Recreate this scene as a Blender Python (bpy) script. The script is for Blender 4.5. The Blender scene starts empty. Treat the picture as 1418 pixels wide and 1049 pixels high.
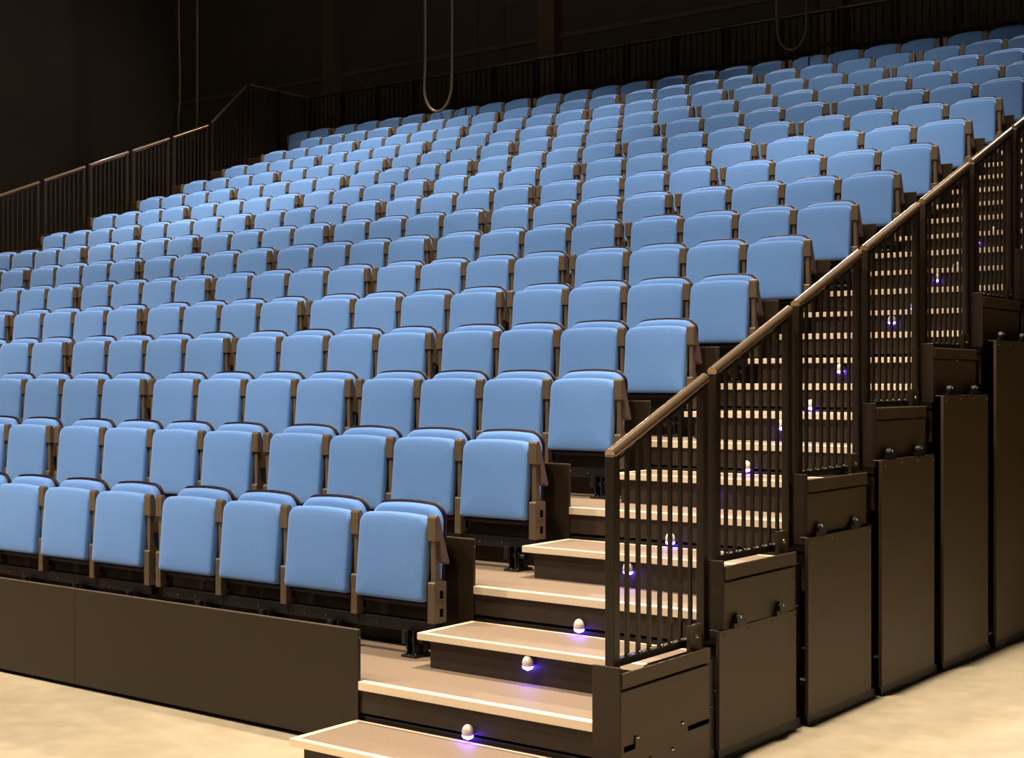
import bpy, bmesh, math, random
from mathutils import Vector, Matrix

random.seed(7)
S = bpy.context.scene
COL = S.collection

# ------------------------------------------------------------------ dimensions (metres)
D, H = 0.8044, 0.324            # depth and rise of one tier
NT = 16                         # tiers
FLOOR_Z = -0.292
ROW_L = -12.56                  # left end of the seat rows
LEFT_X = -14.0                  # left guard rail
RX = 1.265                      # right guard rail
AW = 0.056                      # arm width
PITCH, GROUP = 0.4975, 2.09     # seat pitch, pitch of a group of four
SEAT_Y = 0.565                  # front of the arms behind the tier's nosing
HALF_D, HALF_H = 0.408, 0.165   # intermediate step
PANEL_UP = 0.227                # front panels rise this far above their deck
BACK_Y = 13.5                   # rail behind the last row

# ------------------------------------------------------------------ materials
def principled(name, color, rough=0.5, metal=0.0, **kw):
    m = bpy.data.materials.new(name)
    m.use_nodes = True
    b = m.node_tree.nodes['Principled BSDF']
    b.inputs['Base Color'].default_value = (*color, 1)
    b.inputs['Roughness'].default_value = rough
    b.inputs['Metallic'].default_value = metal
    for k, v in kw.items():
        b.inputs[k].default_value = v
    return m

def mottled(name, c1, c2, scale, rough=0.5, detail=4.0, bump=0.0, bscale=None, metal=0.0, r2=None, lo=0.35, hi=0.65):
    m = principled(name, c1, rough, metal)
    nt = m.node_tree; n = nt.nodes; l = nt.links
    b = n['Principled BSDF']
    tc = n.new('ShaderNodeTexCoord')
    no = n.new('ShaderNodeTexNoise'); no.inputs['Scale'].default_value = scale; no.inputs['Detail'].default_value = detail
    l.new(tc.outputs['Object'], no.inputs['Vector'])
    cr = n.new('ShaderNodeValToRGB')
    cr.color_ramp.elements[0].position = lo; cr.color_ramp.elements[0].color = (*c1, 1)
    cr.color_ramp.elements[1].position = hi; cr.color_ramp.elements[1].color = (*c2, 1)
    l.new(no.outputs['Fac'], cr.inputs['Fac']); l.new(cr.outputs['Color'], b.inputs['Base Color'])
    if r2 is not None:
        mr = n.new('ShaderNodeMapRange')
        mr.inputs['To Min'].default_value = rough; mr.inputs['To Max'].default_value = r2
        l.new(no.outputs['Fac'], mr.inputs['Value']); l.new(mr.outputs['Result'], b.inputs['Roughness'])
    if bump:
        nb = n.new('ShaderNodeTexNoise'); nb.inputs['Scale'].default_value = bscale or scale * 6
        l.new(tc.outputs['Object'], nb.inputs['Vector'])
        bp = n.new('ShaderNodeBump'); bp.inputs['Strength'].default_value = bump; bp.inputs['Distance'].default_value = 0.004
        l.new(nb.outputs['Fac'], bp.inputs['Height']); l.new(bp.outputs['Normal'], b.inputs['Normal'])
    return m

M = {}
M['fabric'] = mottled('blue_fabric', (0.112, 0.262, 0.605), (0.120, 0.276, 0.630), 60, 0.85, bump=0.12, bscale=420)
M['fabric'].node_tree.nodes['Principled BSDF'].inputs['Sheen Weight'].default_value = 0.55
M['fabric'].node_tree.nodes['Principled BSDF'].inputs['Sheen Roughness'].default_value = 0.35
M['black_plastic'] = principled('black_plastic', (0.009, 0.004, 0.016), 0.45, **{'Specular IOR Level': 0.18})
M['arm_paint'] = mottled('arm_paint', (0.112, 0.080, 0.050), (0.128, 0.091, 0.057), 30, 0.42)
M['black_steel'] = principled('black_steel', (0.006, 0.005, 0.0045), 0.42)
M['bolt'] = principled('bolt_steel', (0.62, 0.56, 0.46), 0.25, 1.0)
M['front_board'] = mottled('front_board', (0.027, 0.0175, 0.0092), (0.030, 0.0195, 0.0105), 14, 0.42, r2=0.52)
M['riser'] = mottled('riser_board', (0.034, 0.023, 0.015), (0.040, 0.027, 0.018), 18, 0.5)
M['side_board'] = mottled('side_board', (0.060, 0.041, 0.0225), (0.068, 0.046, 0.0255), 9, 0.40, r2=0.50)
M['board_edge'] = principled('board_edge', (0.15, 0.11, 0.07), 0.5)
M['deck'] = mottled('deck_vinyl', (0.225, 0.158, 0.103), (0.290, 0.208, 0.138), 160, 0.62, bump=0.15, bscale=500)
M['nosing'] = principled('nosing_aluminium', (0.92, 0.76, 0.56), 0.36, 0.1)
M['rail_paint'] = principled('rail_paint', (0.024, 0.017, 0.011), 0.30)
M['tube_paint'] = principled('tube_paint', (0.34, 0.235, 0.15), 0.22, 0.7)
M['dome'] = principled('lamp_dome', (0.78, 0.70, 0.60), 0.35)
M['cable'] = principled('cable_sheath', (0.16, 0.125, 0.08), 0.45)
M['strap'] = principled('dark_blue_strap', (0.008, 0.012, 0.06), 0.7)
M['wall'] = mottled('black_wall', (0.100, 0.082, 0.062), (0.115, 0.094, 0.071), 1.2, 0.8)
M['column'] = principled('column_paint', (0.17, 0.12, 0.075), 0.7)
M['ceiling'] = principled('black_ceiling', (0.008, 0.007, 0.006), 0.9)
M['recess'] = principled('dark_recess', (0.002, 0.002, 0.002), 1.0, **{'Specular IOR Level': 0.0})
M['led'] = principled('blue_led', (0.1, 0.08, 0.6), 0.4)
_b = M['led'].node_tree.nodes['Principled BSDF']
_b.inputs['Emission Color'].default_value = (0.10, 0.06, 1.0, 1); _b.inputs['Emission Strength'].default_value = 55.0

def floor_material():
    m = principled('concrete_floor', (0.46, 0.38, 0.25), 0.5)
    nt = m.node_tree; n = nt.nodes; l = nt.links; b = n['Principled BSDF']
    tc = n.new('ShaderNodeTexCoord')
    n1 = n.new('ShaderNodeTexNoise'); n1.inputs['Scale'].default_value = 1.1; n1.inputs['Detail'].default_value = 6
    n2 = n.new('ShaderNodeTexNoise'); n2.inputs['Scale'].default_value = 9; n2.inputs['Detail'].default_value = 5
    mx = n.new('ShaderNodeMath'); mx.operation = 'ADD'
    m2 = n.new('ShaderNodeMath'); m2.operation = 'MULTIPLY'; m2.inputs[1].default_value = 0.5
    for k in (n1, n2): l.new(tc.outputs['Object'], k.inputs['Vector'])
    l.new(n1.outputs['Fac'], mx.inputs[0]); l.new(n2.outputs['Fac'], mx.inputs[1]); l.new(mx.outputs[0], m2.inputs[0])
    cr = n.new('ShaderNodeValToRGB')
    cr.color_ramp.elements[0].position = 0.36; cr.color_ramp.elements[0].color = (0.42, 0.345, 0.225, 1)
    cr.color_ramp.elements[1].position = 0.64; cr.color_ramp.elements[1].color = (0.52, 0.43, 0.285, 1)
    l.new(m2.outputs[0], cr.inputs['Fac']); l.new(cr.outputs['Color'], b.inputs['Base Color'])
    mr = n.new('ShaderNodeMapRange'); mr.inputs['To Min'].default_value = 0.40; mr.inputs['To Max'].default_value = 0.58
    l.new(n2.outputs['Fac'], mr.inputs['Value']); l.new(mr.outputs['Result'], b.inputs['Roughness'])
    return m
M['floor'] = floor_material()
for _k, _v in (('front_board', .28), ('riser', .28), ('side_board', .35), ('rail_paint', .35)):
    M[_k].node_tree.nodes['Principled BSDF'].inputs['Specular IOR Level'].default_value = _v

# ------------------------------------------------------------------ mesh builder
class MB:
    def __init__(self):
        self.v, self.f, self.mi, self.sm = [], [], [], []
    def add(self, vs, fs, mi=0, smooth=False):
        o = len(self.v)
        self.v += [tuple(p) for p in vs]
        for q in fs:
            self.f.append(tuple(o + i for i in q)); self.mi.append(mi); self.sm.append(smooth)
        return self
    def box(self, x0, x1, y0, y1, z0, z1, mi=0):
        vs = [(x, y, z) for z in (z0, z1) for y in (y0, y1) for x in (x0, x1)]
        return self.add(vs, [(0, 2, 3, 1), (4, 5, 7, 6), (0, 1, 5, 4), (2, 6, 7, 3), (0, 4, 6, 2), (1, 3, 7, 5)], mi)
    def prism_x(self, poly, x0, x1, mi=0):              # polygon in (y, z) extruded along x
        n = len(poly)
        vs = [(x0, y, z) for y, z in poly] + [(x1, y, z) for y, z in poly]
        fs = [tuple(range(n))[::-1], tuple(range(n, 2 * n))] + [(i, (i + 1) % n, n + (i + 1) % n, n + i) for i in range(n)]
        return self.add(vs, fs, mi)
    def prism_y(self, poly, y0, y1, mi=0):              # polygon in (x, z) extruded along y
        n = len(poly)
        vs = [(x, y0, z) for x, z in poly] + [(x, y1, z) for x, z in poly]
        fs = [tuple(range(n)), tuple(range(n, 2 * n))[::-1]] + [(i, n + i, n + (i + 1) % n, (i + 1) % n) for i in range(n)]
        return self.add(vs, fs, mi)
    def tube(self, pts, r, seg=12, mi=0, caps=True):
        pts = [Vector(p) for p in pts]; rings = []
        n = len(pts); up = Vector((0, 0, 1))
        prev = None
        for i, p in enumerate(pts):
            t = (pts[min(i + 1, n - 1)] - pts[max(i - 1, 0)]).normalized()
            if prev is None:
                a = t.cross(up)
                if a.length < 0.1: a = t.cross(Vector((1, 0, 0)))
            else:
                a = prev - t * prev.dot(t)
            a.normalize(); prev = a
            b = t.cross(a)
            rings.append([p + (a * math.cos(2 * math.pi * k / seg) + b * math.sin(2 * math.pi * k / seg)) * r for k in range(seg)])
        vs = [q for rr in rings for q in rr]; fs = []
        for i in range(n - 1):
            for k in range(seg):
                fs.append((i * seg + k, i * seg + (k + 1) % seg, (i + 1) * seg + (k + 1) % seg, (i + 1) * seg + k))
        self.add(vs, fs, mi, True)
        if caps:
            self.add(rings[0], [tuple(range(seg))[::-1]], mi); self.add(rings[-1], [tuple(range(seg))], mi)
        return self
    def ball(self, c, r, mi=0, seg=8, ring=6):
        c = Vector(c); rx, ry, rz = r if isinstance(r, tuple) else (r, r, r)
        vs = [c + Vector((0, 0, rz))]
        for i in range(1, ring):
            th = math.pi * i / ring
            for k in range(seg):
                ph = 2 * math.pi * k / seg
                vs.append(c + Vector((rx * math.sin(th) * math.cos(ph), ry * math.sin(th) * math.sin(ph), rz * math.cos(th))))
        vs.append(c - Vector((0, 0, rz)))
        fs = [(0, 1 + k, 1 + (k + 1) % seg) for k in range(seg)]
        for i in range(ring - 2):
            a = 1 + i * seg
            fs += [(a + k, a + seg + k, a + seg + (k + 1) % seg, a + (k + 1) % seg) for k in range(seg)]
        a = 1 + (ring - 2) * seg; e = len(vs) - 1
        fs += [(a + k, e, a + (k + 1) % seg) for k in range(seg)]
        return self.add(vs, fs, mi, True)
    def mesh(self, name, mats, bevel=0.0, seg=2):
        me = bpy.data.meshes.new(name)
        me.from_pydata(self.v, [], self.f)
        for m in (mats if isinstance(mats, (list, tuple)) else [mats]): me.materials.append(M[m])
        me.polygons.foreach_set('material_index', self.mi)
        me.polygons.foreach_set('use_smooth', self.sm)
        bm = bmesh.new(); bm.from_mesh(me)
        bmesh.ops.recalc_face_normals(bm, faces=bm.faces)
        if bevel:
            ed = [e for e in bm.edges if len(e.link_faces) == 2 and e.calc_face_angle(0) > 0.5]
            bmesh.ops.bevel(bm, geom=ed, offset=bevel, segments=seg, affect='EDGES', clamp_overlap=True)
        bm.to_mesh(me); bm.free()
        me.update()
        return me

def put(name, me, parent=None, loc=(0, 0, 0)):
    o = bpy.data.objects.new(name, me); COL.objects.link(o)
    o.location = loc
    if parent: o.parent = parent
    return o
def thing(name, loc, label, cat, group=None):
    o = bpy.data.objects.new(name, None); COL.objects.link(o)
    o.location = loc; o.empty_display_size = 0.1
    o['label'] = label; o['category'] = cat
    if group: o['group'] = group
    return o
def tag(o, label, cat, group=None):
    o['label'] = label; o['category'] = cat
    if group: o['group'] = group
    return o
def dup(root, loc, label):
    r = root.copy(); COL.objects.link(r); r.location = loc; r['label'] = label
    for ch in list(root.children):
        c = ch.copy(); COL.objects.link(c); c.parent = r
        for g in list(ch.children):
            d = g.copy(); COL.objects.link(d); d.parent = c
    return r

ORD = ['first', 'second', 'third', 'fourth', 'fifth', 'sixth', 'seventh', 'eighth', 'ninth', 'tenth', 'eleventh', 'twelfth', 'thirteenth',
       'fourteenth', 'fifteenth', 'sixteenth', 'seventeenth', 'eighteenth', 'nineteenth', 'twentieth', 'twenty-first', 'twenty-second',
       'twenty-third', 'twenty-fourth', 'twenty-fifth', 'twenty-sixth']
def row_name(i):
    return 'front row' if i == 0 else 'back row' if i == NT - 1 else ORD[i] + ' row'

# ------------------------------------------------------------------ the setting
def structure(name, me, loc=(0, 0, 0)):
    o = put(name, me, None, loc); o['kind'] = 'structure'; return o
WL, WR, WB, WF, CZ = -19.4, 13.0, 14.9, -13.0, 10.0
structure('floor', MB().box(WL - .2, WR, WF, WB + .2, FLOOR_Z - 0.1, FLOOR_Z).mesh('floor', 'floor'))
structure('wall_back', MB().box(WL - .2, WR, WB, WB + .2, FLOOR_Z, CZ).mesh('wall_back', 'wall'))
structure('wall_left', MB().box(WL - .2, WL, WF, WB, FLOOR_Z, CZ).mesh('wall_left', 'wall'))
structure('ceiling', MB().box(WL - .2, WR, WF, WB + .2, CZ, CZ + .2).mesh('ceiling', 'ceiling'))
for k, x in enumerate((-4.50, -9.60, -14.65)):
    structure('trim_%d' % (k + 1), MB().box(x - .17, x + .17, WB - .22, WB, FLOOR_Z, CZ).mesh('wall_column', 'column', 0.004))
structure('trim_4', MB().box(WL, WR, WB - .05, WB, 7.02, 7.10).mesh('wall_girt', 'column', 0.004))

# ------------------------------------------------------------------ the telescopic tiers
AX0, AX1 = 0.0, 1.345           # aisle
PX0, PX1 = 1.24, 1.366          # end plate
def bolt(mb, x, y, z, r=0.007, mi=1):
    mb.ball((x, y, z), r, mi, 8, 6)

for i in range(NT):
    nm = ('lowest black tier of the telescopic stand, behind the long plain front panel' if i == 0 else
          'back tier of the telescopic stand, carrying the last row of seats' if i == NT - 1 else
          ORD[i] + ' tier up of the telescopic stand, carrying the ' + row_name(i))
    t = thing('seating_tier', (0, i * D, i * H), nm, 'seating tier', 'tiers of the telescopic stand')
    yd = (BACK_Y + 0.1 - i * D) if i == NT - 1 else D - 0.001
    x0 = LEFT_X - 0.05
    put('deck', MB().box(x0, 1.33, 0.012, yd, -0.03, 0).mesh('deck', 'deck'), t)
    put('nosing', MB().prism_x([(0, 0.003), (0.042, 0.003), (0.042, -0.004), (0.012, -0.012), (0.012, -0.034), (0, -0.034)], AX0, PX0 - .002).mesh('nosing', 'nosing', 0.0015, 1), t)
    rb = MB().box(AX0 - .02, PX1 - .02, 0.014, 0.03, -0.135, -0.034)
    rb.box(AX0 - .02, PX1 - .02, 0.022, 0.036, (FLOOR_Z + .02) if i == 0 else -H, -0.149)
    put('riser', rb.mesh('riser', 'riser', 0.001, 1), t)
    zb = FLOOR_Z + 0.022 if i == 0 else -H + 0.001
    fp = MB()
    if i == 0:
        fp.box(x0, -2.0285, 0, 0.018, zb, PANEL_UP); fp.box(-2.027, 0, 0, 0.018, zb, PANEL_UP)
    else:
        fp.box(x0, 0, 0, 0.018, zb, PANEL_UP)
    bolt(fp, 0.001, 0.009, PANEL_UP - .035, 0.005)
    put('edge_strip', MB().box(x0, -.001, .001, .011, PANEL_UP + .0002, PANEL_UP + .004).mesh('edge_strip', 'board_edge'), t)
    put('front_panel', fp.mesh('front_panel', ['front_board', 'bolt'], 0.002, 1), t)
    if i == 0:
        kp = MB().box(x0, PX1 - .03, 0.05, 0.07, FLOOR_Z, FLOOR_Z + .03)
        put('base_rail', kp.mesh('base_rail', 'black_steel'), t)
    # right end: upright plate, side beam, side panel
    zp = FLOOR_Z + 0.005 if i == 0 else -0.10
    put('end_plate', MB().box(PX0 if i == 0 else 1.291, PX1, -0.012, 0.0, zp, 0.23).mesh('end_plate', 'riser', 0.002, 1), t)
    sb = MB()
    sb.prism_y([(1.292, 0.178), (1.366, 0.207), (1.372, 0.203), (1.372, 0.148), (1.350, 0.148), (1.350, 0.186), (1.292, 0.160)], 0.0, 0.675)
    sb.prism_y([(1.226, 0.150), (1.292, 0.178), (1.292, 0.160), (1.226, 0.138)], 0.13, 0.675)
    for a, b in ((0.004, 0.27), (0.29, 0.50), (0.52, 0.675)):
        sb.box(1.340, 1.352, a, b, 0.138, 0.150)
    zl = FLOOR_Z + .035 if i == 0 else -0.075
    sb.box(1.345, 1.366, 0.0, 0.675, zl, 0.136)
    put('side_beam', sb.mesh('side_beam', 'side_board', 0.002, 1), t)
    cp = MB().box(1.334, 1.349, 0.66, D - .03 if i else .75, (FLOOR_Z + .01) if i == 0 else -0.3, 0.14)
    bolt(cp, 1.349, .72, -.05, .006); bolt(cp, 1.349, .72, .03, .004)
    put('corner_post', cp.mesh('corner_post', ['black_steel', 'bolt'], 0.001, 1), t)
    br = MB().box(1.300, 1.318, 0.60, 0.70, 0.19, 0.30); bolt(br, 1.318, .65, .25, .011)
    put('rail_bracket', br.mesh('rail_bracket', ['side_board', 'bolt'], 0.001, 1), t)
    if i == 0:
        for (y, z) in ((.115, -.055), (.455, -.065), (.375, -.155), (.21, -.155)):
            b_ = MB(); bolt(b_, 1.3665, y, z, .008, 0); put('bolt', b_.mesh('bolt', 'bolt'), t)
        put('slot', MB().box(1.3655, 1.3672, .02, .088, -.097, -.075).box(1.3655, 1.3672, .088, .098, -.097, -.045).mesh('slot', 'recess'), t)
        put('slot', MB().box(1.3655, 1.3672, .50, .67, -.108, -.088).mesh('slot', 'recess'), t)
    if i > 0:
        sx = 1.37 + 0.023 * (i - 1)
        y0, y1 = -0.05, 0.675
        zt, zbm = -0.062, FLOOR_Z + 0.05 - i * H
        sp = MB().box(sx - 0.018, sx, y0, y1, zbm, zt)
        sp.box(sx - 0.05, sx, y0 + .004, y1, zt - .003, zt + .0)
        for q in range(4): bolt(sp, sx, y0 + .04 + q * (y1 - y0 - .06) / 3, zt - .022 - (.006 if q in (0, 3) else 0), .0055)
        put('side_panel', sp.mesh('side_panel', ['side_board', 'bolt'], 0.0025, 1), t)
        up = MB().box(sx - 0.05, sx - 0.030, y1 - .02, D - .05 + .02, zbm, zt)
        bolt(up, sx - .03, y1 + .035, zt - .03, .006); bolt(up, sx - .03, y1 + .035, zbm + .05, .006); bolt(up, sx - .03, y1 + .035, (zt + zbm) / 2, .004)
        put('upright', up.mesh('upright', ['black_steel', 'bolt'], 0.001, 1), t)
        bs = MB().prism_y([(sx - .12, FLOOR_Z - i * H), (sx - .004, FLOOR_Z - i * H), (sx - .012, zbm - .004), (sx - .12, zbm - .004)], y0 + .01, D - .065)
        bs.box(sx - .01, sx - .002, y0 + .03, y0 + .28, zbm - .045, zbm - .035)
        put('base_rail', bs.mesh('base_rail', 'black_steel'), t)
        for ry in (0.10, 0.50):
            rx = max(sx - .030, 1.3675)
            rl = MB().tube([(rx, ry, zt + .028), (rx + .024, ry, zt + .028)], .030, 16)
            rl.box(rx + .002, rx + .022, ry - .055, ry + .055, zt - .001, zt + .02)
            bolt(rl, rx + .024, ry, zt + .044, .006)
            put('roller', rl.mesh('roller', ['black_steel', 'bolt'], 0, 1), t)

# ------------------------------------------------------------------ aisle steps between the tiers
def step_meshes(h):
    AX1 = 1.222
    dk = MB().box(0.03, AX1 - .012, 0.03, HALF_D - .016, -0.03, -0.001).mesh('tread', 'deck')
    tr = MB()
    tr.prism_x([(0, 0.002), (0.03, 0.002), (0.03, -0.03), (0, -0.03)], 0, AX1)               # front
    tr.prism_y([(0, 0.002), (0.03, 0.002), (0.03, -0.03), (0, -0.03)], 0.03, HALF_D - .001)  # left
    tr.prism_x([(HALF_D - .016, 0.002), (HALF_D - .001, 0.002), (HALF_D - .001, -0.03), (HALF_D - .016, -0.03)], 0.03, AX1)
    trm = tr.mesh('edge_trim', 'nosing', 0.0015, 1)
    rs = MB().box(0.055, AX1 - .02, 0.03, 0.045, -h + .001, -0.03).box(0.055, 0.07, 0.045, HALF_D - .002, -h + .001, -0.03)
    return dk, trm, rs.mesh('riser', 'riser', 0.001, 1)
S0 = step_meshes(-HALF_H - FLOOR_Z); S1 = step_meshes(H - HALF_H)
for i in range(NT):
    t = thing('aisle_step', (-0.004, i * D - HALF_D, i * H - HALF_H),
              ('lowest half step of the aisle stairs, standing on the concrete floor' if i == 0 else
               'half step in the aisle stairs leading up to the ' + row_name(i)), 'step', 'half steps of the aisle stairs')
    ms = S0 if i == 0 else S1
    put('tread', ms[0], t); put('edge_trim', ms[1], t); put('riser', ms[2], t)

# ------------------------------------------------------------------ step lights
dm = MB().ball((0, 0, 0), (.026, .022, .032), 0, 20, 14).mesh('dome', 'dome')
_l = MB()
_n = 20
for (z0, z1, q0, q1) in ((-.0335, -.024, .0, .0205), (-.024, -.015, .0205, .0252)):
    ring0 = [(1.03 * q0 * math.cos(2 * math.pi * k / _n), .86 * q0 * math.sin(2 * math.pi * k / _n), z0) for k in range(_n)]
    ring1 = [(1.03 * q1 * math.cos(2 * math.pi * k / _n), .86 * q1 * math.sin(2 * math.pi * k / _n), z1) for k in range(_n)]
    _l.add(ring0 + ring1, [(k, (k + 1) % _n, _n + (k + 1) % _n, _n + k) for k in range(_n)], 0, True)
ld = _l.mesh('led', 'led')
first = None
for i in range(NT):
    for kind in (0, 1):
        if kind == 0:
            loc = (0.625, i * D - 0.010, i * H - 0.122)
            lb = 'round step light on the riser below the %s deck, blue glow underneath' % ('front row' if i == 0 else row_name(i))
        else:
            if i == 0: continue
            loc = (0.625, i * D - HALF_D + 0.006, i * H - HALF_H - 0.064)
            lb = 'round step light on the half step up to the %s, glowing blue below' % row_name(i)
        if first is None:
            first = thing('step_light', loc, lb, 'step light', 'step lights of the aisle stairs')
            put('dome', dm, first); put('led', ld, first)
        else:
            dup(first, loc, lb)

# ------------------------------------------------------------------ guard rail panels
def rail_parts(L, z_bot, z_a, z_b, front_to, nbal, axis):
    """panel running L along +y (axis 'y') or +x, foot at z=0, top from z_a to z_b"""
    def P(s, z): return (0, s, z) if axis == 'y' else (s, 0, z)
    def bar(s0, s1, w, za, zb, zc=None, zd=None):
        m = MB()
        zc = zb if zc is None else zc
        poly = [(s0, za), (s1, za), (s1, zc), (s0, zb)]
        if axis == 'y': m.prism_x(poly, -w / 2, w / 2)
        else: m.prism_y(poly, -w / 2, w / 2)
        return m
    zt = lambda s: z_a + (z_b - z_a) * s / L
    out = []
    out.append(('post', bar(0, .043, .043, front_to, zt(0) - .0, zt(.043)).mesh('post', 'rail_paint', .002, 1)))
    out.append(('post', bar(L - .038, L, .038, z_bot, zt(L - .038) - .01, zt(L) - .01).mesh('post', 'rail_paint', .002, 1)))
    out.append(('top_rail', MB().tube([P(.004, zt(.004) + .004), P(L + .004, zt(L + .004) + .004)], .0235, 16).mesh('top_rail', 'tube_paint')))
    fl = MB()
    if axis == 'y': fl.prism_x([(.043, zt(.043) - .034), (L - .03, zt(L - .03) - .034), (L - .03, zt(L - .03) - .024), (.043, zt(.043) - .024)], -.015, .015)
    else: fl.prism_y([(.043, zt(.043) - .034), (L - .03, zt(L - .03) - .034), (L - .03, zt(L - .03) - .024), (.043, zt(.043) - .024)], -.015, .015)
    out.append(('flat_bar', fl.mesh('flat_bar', 'rail_paint')))
    br = bar(.04, L - .03, .032, z_bot, z_bot + .03)
    gap = (L - .081) / (nbal + 1)
    for k in range(nbal):
        s = .043 + gap * (k + 1); br.ball(P(s, z_bot + .032) if axis == 'x' else (.010, s, z_bot + .032), .0085, 1, 8, 6)
    out.append(('bottom_rail', br.mesh('bottom_rail', ['rail_paint', 'bolt'], 0, 1)))
    for k in range(nbal):
        s = .043 + gap * (k + 1)
        out.append(('baluster', bar(s - .0085, s + .0085, .014, z_bot + .02, zt(s) - .024).mesh('baluster', 'rail_paint')))
    return out
def rail(name, loc, parts, label, group):
    t = thing(name, loc, label, 'guard rail', group)
    for n, me in parts: put(n, me, t)
    return t
RP = rail_parts(0.74, 0.205, 1.025, 1.025 + .74 * H / D, 0.002, 7, 'y')
for i in range(11):
    lb = ('lowest black guard rail panel beside the stairs, nearest the floor' if i == 0 else
          ORD[i] + ' black guard rail panel up the right side of the stairs')
    rail('guard_rail', (RX, i * D + .072, i * H), RP, lb, 'guard rail panels beside the stairs')
RPL = rail_parts(0.72, 0.12, 1.025, 1.025 + .72 * H / D, 0.002, 7, 'y')
LN = ['second', 'third', 'fourth', 'fifth', 'sixth', 'seventh', 'eighth']
for i in range(7, 14):
    nlab = 'dark guard rail panel on the far left of the stand, beside the ' + row_name(i)
    rail('guard_rail', (LEFT_X, i * D + .02, i * H), RPL, nlab, 'guard rail panels on the far left side')
RPK = rail_parts(0.76, 0.12, 1.05, 1.05 + .76 * 0.98, 0.002, 7, 'y')
rail('guard_rail', (LEFT_X, 14 * D + .02, 14 * H), RPK, 'steep guard rail panel on the far left, rising to the back row', 'guard rail panels on the far left side')
RPT = rail_parts(0.66, 0.12, 1.50, 1.50, 0.002, 7, 'y')
for k, lb in enumerate(('tall level guard rail panel at the far left, in front of the corner panel', 'tall level guard rail panel in the back left corner of the stand')):
    rail('guard_rail', (LEFT_X, 15 * D + .04 + k * .69, 15 * H), RPT, lb, 'guard rail panels on the far left side')
RPB = rail_parts(0.80, 0.12, 1.50, 1.50, 0.002, 6, 'x')
NB = 17
for k in range(NB):
    rail('guard_rail', (LEFT_X + .05 + k * .84, BACK_Y, 15 * H), RPB,
         'dark guard rail panel behind the back row, %s from the left corner' % ORD[k], 'guard rail panels behind the back row')

# ------------------------------------------------------------------ tip-up seats
SW = PITCH - AW - 0.004         # clear width between the arms
def rounded(w, z0, z1, rt, rb, crown, n=7):
    pts = []
    hw = w / 2
    def arc(cx, cz, r, a0, a1):
        for k in range(n + 1):
            a = math.radians(a0 + (a1 - a0) * k / n)
            pts.append([cx + r * math.cos(a), cz + r * math.sin(a)])
    arc(hw - rb, z0 + rb, rb, -90, 0); arc(hw - rt, z1 - rt, rt, 0, 90)
    for k in range(1, 6): pts.append([(hw - rt) * (1 - 2 * k / 6), z1])
    arc(-hw + rt, z1 - rt, rt, 90, 180); arc(-hw + rb, z0 + rb, rb, 180, 270)
    for k in range(1, 6): pts.append([(-hw + rb) * (1 - 2 * k / 6), z0])
    zm = (z0 + z1) / 2
    for p in pts:
        if p[1] > zm: p[1] += crown * (1 - (p[0] / hw) ** 2) * (p[1] - zm) / (z1 - zm)
    return pts
def cushion(outline, layers, lean, zref, dome=0.0):
    """loft of inset outlines along y; layers = (y, inset); lean = dy per metre of height"""
    cx = 0; zs = [p[1] for p in outline]; cz = (min(zs) + max(zs)) / 2
    hx = max(abs(p[0]) for p in outline); hz = (max(zs) - min(zs)) / 2
    mb = MB(); n = len(outline); vs = []
    for y, ins in layers:
        for x, z in outline:
            X = x * (1 - ins / hx); Z = cz + (z - cz) * (1 - ins / hz)
            vs.append((X, y + lean * (Z - zref), Z))
    fs = []
    for k in range(len(layers) - 1):
        for j in range(n):
            fs.append((k * n + j, k * n + (j + 1) % n, (k + 1) * n + (j + 1) % n, (k + 1) * n + j))
    a = len(vs); yb, yf = layers[0][0], layers[-1][0]
    vs.append((cx, yb + lean * (cz - zref), cz)); vs.append((cx, yf - dome + lean * (cz - zref), cz))
    m = (len(layers) - 1) * n
    for j in range(n):
        fs.append((a, (j + 1) % n, j)); fs.append((a + 1, m + j, m + (j + 1) % n))
    mb.add(vs, fs, 0, True)
    return mb
pan = cushion(rounded(SW, 0.270, 0.672, 0.050, 0.018, 0.012),
              [(.052, .03), (.050, .008), (.042, 0), (.022, 0), (.012, .0015), (.005, .005), (.001, .011), (-.0015, .022), (-.004, .05), (-.006, .12)], 0.085, 0.67)
back = cushion(rounded(SW + .002, 0.30, 0.708, 0.075, 0.03, 0.016),
               [(.062, .03), (.058, .008), (.050, 0), (.022, 0), (.012, .004), (.004, .012), (.000, .024), (-.002, .06), (-.003, .12)], 0.05, 0.70)
shell = cushion(rounded(SW + .012, 0.29, 0.720, 0.070, 0.03, 0.017),
                [(.082, .05), (.078, .016), (.068, .002), (.064, 0), (.050, 0), (.046, .002), (.046, .02)], 0.05, 0.70)
pshell = cushion(rounded(SW - .004, 0.240, 0.655, 0.05, 0.015, 0.008),
                 [(.076, .05), (.072, .015), (.066, .002), (.060, 0), (.050, 0), (.048, .02)], 0.085, 0.67)
arm = MB().prism_x([(0, .668), (.004, .678), (.020, .682), (.028, .676), (.104, .452), (.094, .444), (.036, .466), (.028, .560), (0, .560)], -AW / 2, AW / 2)
post = MB().prism_x([(.010, .562), (.036, .562), (.036, .43), (.052, .385), (.066, .368), (.010, .368)], -.012, .014)
post.prism_x([(-.004, .172), (.086, .172), (.086, .362), (.080, .368), (.002, .368), (-.004, .360)], -.021, .021)
for zz in (.285, .20):
    post.box(.0205, .0216, .036, .062, zz, zz + .040, 1); post.box(.0205, .0226, .030, .066, zz - .008, zz - .002, 0)
frame = MB().box(-PITCH / 2 + .002, PITCH / 2 - .002, .030, .085, .115, .170)
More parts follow.
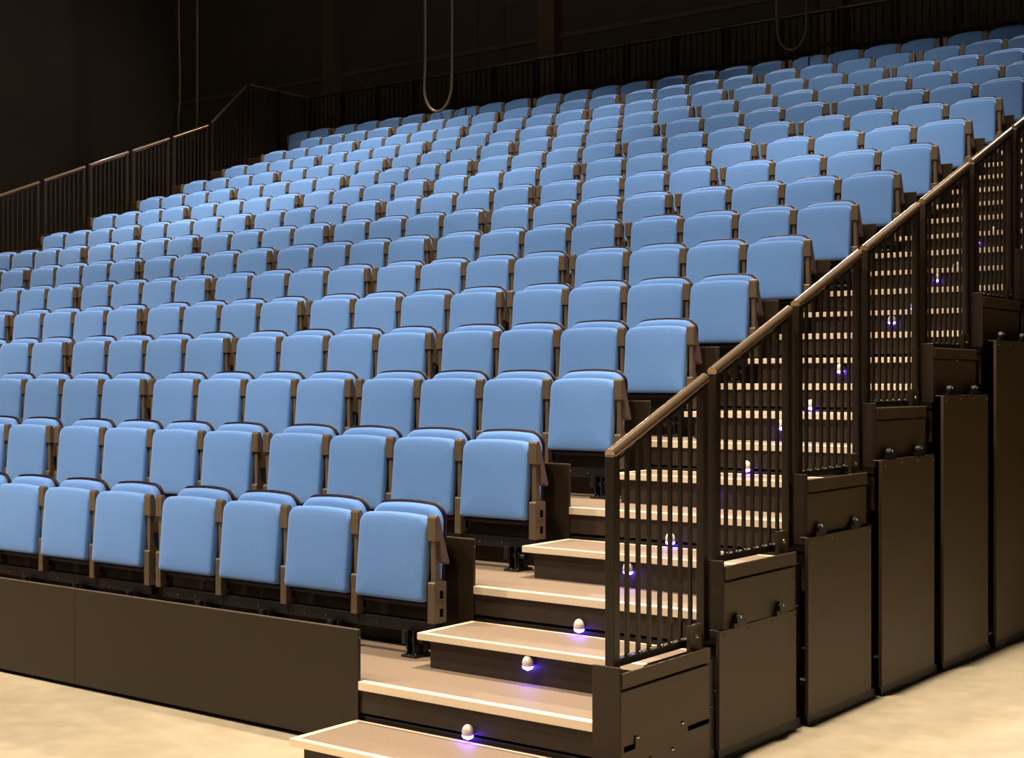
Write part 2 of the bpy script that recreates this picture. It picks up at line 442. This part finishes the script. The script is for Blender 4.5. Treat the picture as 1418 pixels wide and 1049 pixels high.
frame.box(.095, .103, -.005, .105, .012, .125); frame.box(.135, .143, -.005, .105, .012, .125)
frame.box(.085, .155, .05, .075, .012, .14); frame.box(.075, .165, -.02, .115, 0.001, .012)
frame.tube([(.05, .03, .075), (.18, .03, .075)], .016, 10)
frame.box(.07, .095, -.01, .01, .06, .125)
for p in ((.143, .02, .09), (.143, .08, .05), (.03, .028, .14), (.103, -.004, .03), (.12, -.012, .014), (.158, -.008, .016), (-.12, .028, .135)): bolt(frame, *p, .006)
ME = dict(pan=pan.mesh('seat_cushion', 'fabric'), back=back.mesh('backrest', 'fabric'), shell=shell.mesh('back_shell', 'black_plastic'),
          pshell=pshell.mesh('seat_shell', 'black_plastic'), arm=arm.mesh('armrest', 'arm_paint', .003, 2),
          post=post.mesh('arm_post', ['arm_paint', 'recess'], .0015, 1), frame=frame.mesh('mounting_frame', ['black_steel', 'bolt'], .001, 1))
STRAP = MB().prism_x([(-.032, .45), (-.013, .674), (-.004, .688), (.060, .708), (.080, .716), (.080, .722), (.056, .716), (-.004, .694), (-.017, .678), (-.037, .45)][::-1], -.012, .012).mesh('strap', 'strap')

def seat_proto(left_arm):
    t = thing('tip_up_seat', (0, 0, 0), '', 'seat', 'blue tip-up seats of the stand')
    put('seat_cushion', ME['pan'], t); put('seat_shell', ME['pshell'], t)
    put('backrest', ME['back'], t, (0, .082, 0)); put('back_shell', ME['shell'], t, (0, .082, 0))
    put('armrest', ME['arm'], t, (PITCH / 2, 0, 0)); put('arm_post', ME['post'], t, (PITCH / 2, 0, 0))
    if left_arm:
        put('armrest', ME['arm'], t, (-PITCH / 2, 0, 0)); put('arm_post', ME['post'], t, (-PITCH / 2, 0, 0))
    put('mounting_frame', ME['frame'], t)
    return t
proto = {False: None, True: None}
CAM = Vector((4.302, -4.551, 1.321)); YAW = 0.64955; FPX = 1971.7
def shown(x, y, z):                                          # lies in the picture, or just outside it
    dx, dy = x - CAM.x, y - CAM.y
    r = dx * math.cos(YAW) + dy * math.sin(YAW); f = -dx * math.sin(YAW) + dy * math.cos(YAW)
    px = 709 + FPX * r / f
    return -1300 / f < px < 1418 + 95 * 6 / f
def seat_label(i, k):
    if i == NT - 1:
        n = 25 - k; return 'blue tip-up seat in the dim back row, %s seat from its left end' % ORD[n]
    if i >= 11 or (i >= 8 and k > 11):
        return 'blue tip-up seat in the %s, %s seat from the left end' % (row_name(i), ORD[23 - k])
    if k == 0: return 'blue tip-up end seat of the %s, right beside the aisle stairs' % row_name(i)
    return 'blue tip-up seat in the %s, %s seat in from the aisle stairs' % (row_name(i), ORD[k])
nseat = 0
for i in range(NT):
    n = 26 if i == NT - 1 else 24
    for k in range(n):
        g, q = divmod(k, 4)
        xr = -.033 - GROUP * g - PITCH * q - AW / 2          # centre of the right arm
        xc = xr - PITCH / 2
        y, z = i * D + SEAT_Y, i * H
        if not shown(xc, y, z): continue
        la = q == 3 or k == n - 1
        lb = seat_label(i, k)
        if proto[la] is None:
            proto[la] = seat_proto(la); o = proto[la]; o.location = (xc, y, z); o['label'] = lb
        else:
            o = dup(proto[la], (xc, y, z), lb)
        nseat += 1
        if i == NT - 1 and k in (7, 18):
            put('strap', STRAP, o, (0.03, 0, 0)); o['label'] = lb.replace('blue tip-up seat in the dim back row', 'blue strapped seat in the back row')
print('seats', nseat)

# ------------------------------------------------------------------ cables hanging in loops from the ceiling
def cable(name, xa, xb, zlow, y, label, kink=0.0):
    pts = []
    ztop = CZ; w = abs(xb - xa) / 2; cx = (xa + xb) / 2
    zs = zlow + w * 1.5
    for k in range(14): 
        f = k / 14; pts.append((xa + kink * math.sin(f * math.pi) * .5 + kink * math.sin(f * 9) * .3, y, ztop + (zs - ztop) * f))
    for k in range(17):
        a = math.pi + math.pi * k / 16
        pts.append((cx + w * math.cos(a), y + .02 * k / 16, zs + w * 1.5 * math.sin(a)))
    for k in range(1, 15):
        f = k / 14; pts.append((xb, y + .02, zs + (ztop - zs) * f))
    o = put(name, MB().tube(pts, .022, 10).mesh('cable', 'cable'), None)
    return tag(o, label, 'cable', 'cable loops hanging from the ceiling')
cable('hanging_cable', -10.24, -9.70, 5.48, 12.33, 'thin cable loop hanging down to the back row, middle one of three', .03)
cable('hanging_cable', -4.56, -4.14, 5.79, 13.1, 'thin cable loop hanging above the seats at the upper right', -.03)
cable('hanging_cable', -16.12, -15.62, 5.62, 12.33, 'thin cable loop hanging in the dark beyond the left guard rail', .10)

# ------------------------------------------------------------------ lamps of the hall, plus added fill lights
LC = (1.0, 0.86, 0.70)
def spot(name, loc, target, power, size=70, blend=0.6, radius=0.30, color=LC):
    l = bpy.data.lights.new(name, 'SPOT'); l.energy = power; l.color = color
    l.spot_size = math.radians(size); l.spot_blend = blend; l.shadow_soft_size = radius
    o = bpy.data.objects.new(name, l); COL.objects.link(o); o.location = loc
    o.rotation_euler = (Vector(target) - Vector(loc)).to_track_quat('-Z', 'Y').to_euler()
    return o
for x in (-10.5, -7, -3.5, 0.2):
    spot('ceiling_spot', (x, -2.6, 9.3), (x, 0.6, 0.2), 2000, 72, 0.6)
for x, e in ((-10.5, 1450), (-7.0, 1350), (-3.4, 1350), (-0.6, 1500)):
    spot('ceiling_spot', (x, 2.4, 9.5), (x, 5.4, 1.9), e, 66, 0.6)
for x, e in ((-11.6, 2300), (-8.4, 2000), (-3.5, 1350)):
    spot('ceiling_spot', (x, 5.6, 9.6), (x, 8.8, 3.6), e, 74, 0.6)
spot('ceiling_spot', (-0.4, 4.3, 9.6), (-0.5, 6.9, 2.8), 700, 42, 0.7)  # added fill, no lamp of the hall: lifts the right end of the seat rows
spot('ceiling_spot', (1.0, 1.6, 9.6), (3.0, 0.8, FLOOR_Z), 5800, 60, 0.8)
spot('ceiling_spot', (-6.5, -6.0, 9.6), (-3.0, -2.5, FLOOR_Z), 3900, 60, 0.8)
for x in (-11.0, -5.5, 0.3):
    spot('rear_spot', (x, 13.6, 9.4), (x + .5, 3.0, 1.0), 2600, 84, 0.7, 0.16)
spot('wall_fill', (6.0, 10.5, 9.6), (-19.4, 11.3, 6.0), 2300, 20, 0.7, 1.3)  # added unseen light, only there to brighten the left wall
spot('wall_fill', (-2.0, -9.0, 9.6), (-7.0, 14.9, 9.0), 420, 60, 0.8)  # weak unseen fill added to raise the back wall out of black
spot('rear_spot', (-18.8, 12.1, 9.0), (-14.0, 9.2, 4.8), 420, 22, 0.6, 0.08, (0.86, 0.72, 1.0))

w = bpy.data.worlds.new('world'); S.world = w; w.use_nodes = True
w.node_tree.nodes['Background'].inputs['Color'].default_value = (0.050, 0.040, 0.030, 1)
w.node_tree.nodes['Background'].inputs['Strength'].default_value = 1.0

# ------------------------------------------------------------------ camera and view
cd = bpy.data.cameras.new('camera'); cam = bpy.data.objects.new('camera', cd); COL.objects.link(cam)
cam.location = CAM
cd.sensor_width = 36.0; cd.lens = FPX / 1418 * 36.0; cd.clip_end = 200
cam.rotation_euler = (math.radians(90) + 0.00067, 0, YAW)
S.camera = cam
vs = S.view_settings
S.display_settings.display_device = 'sRGB'
vs.view_transform = 'Standard'; vs.look = 'None'; vs.gamma = 1.0; vs.exposure = 0.0; vs.use_curve_mapping = False
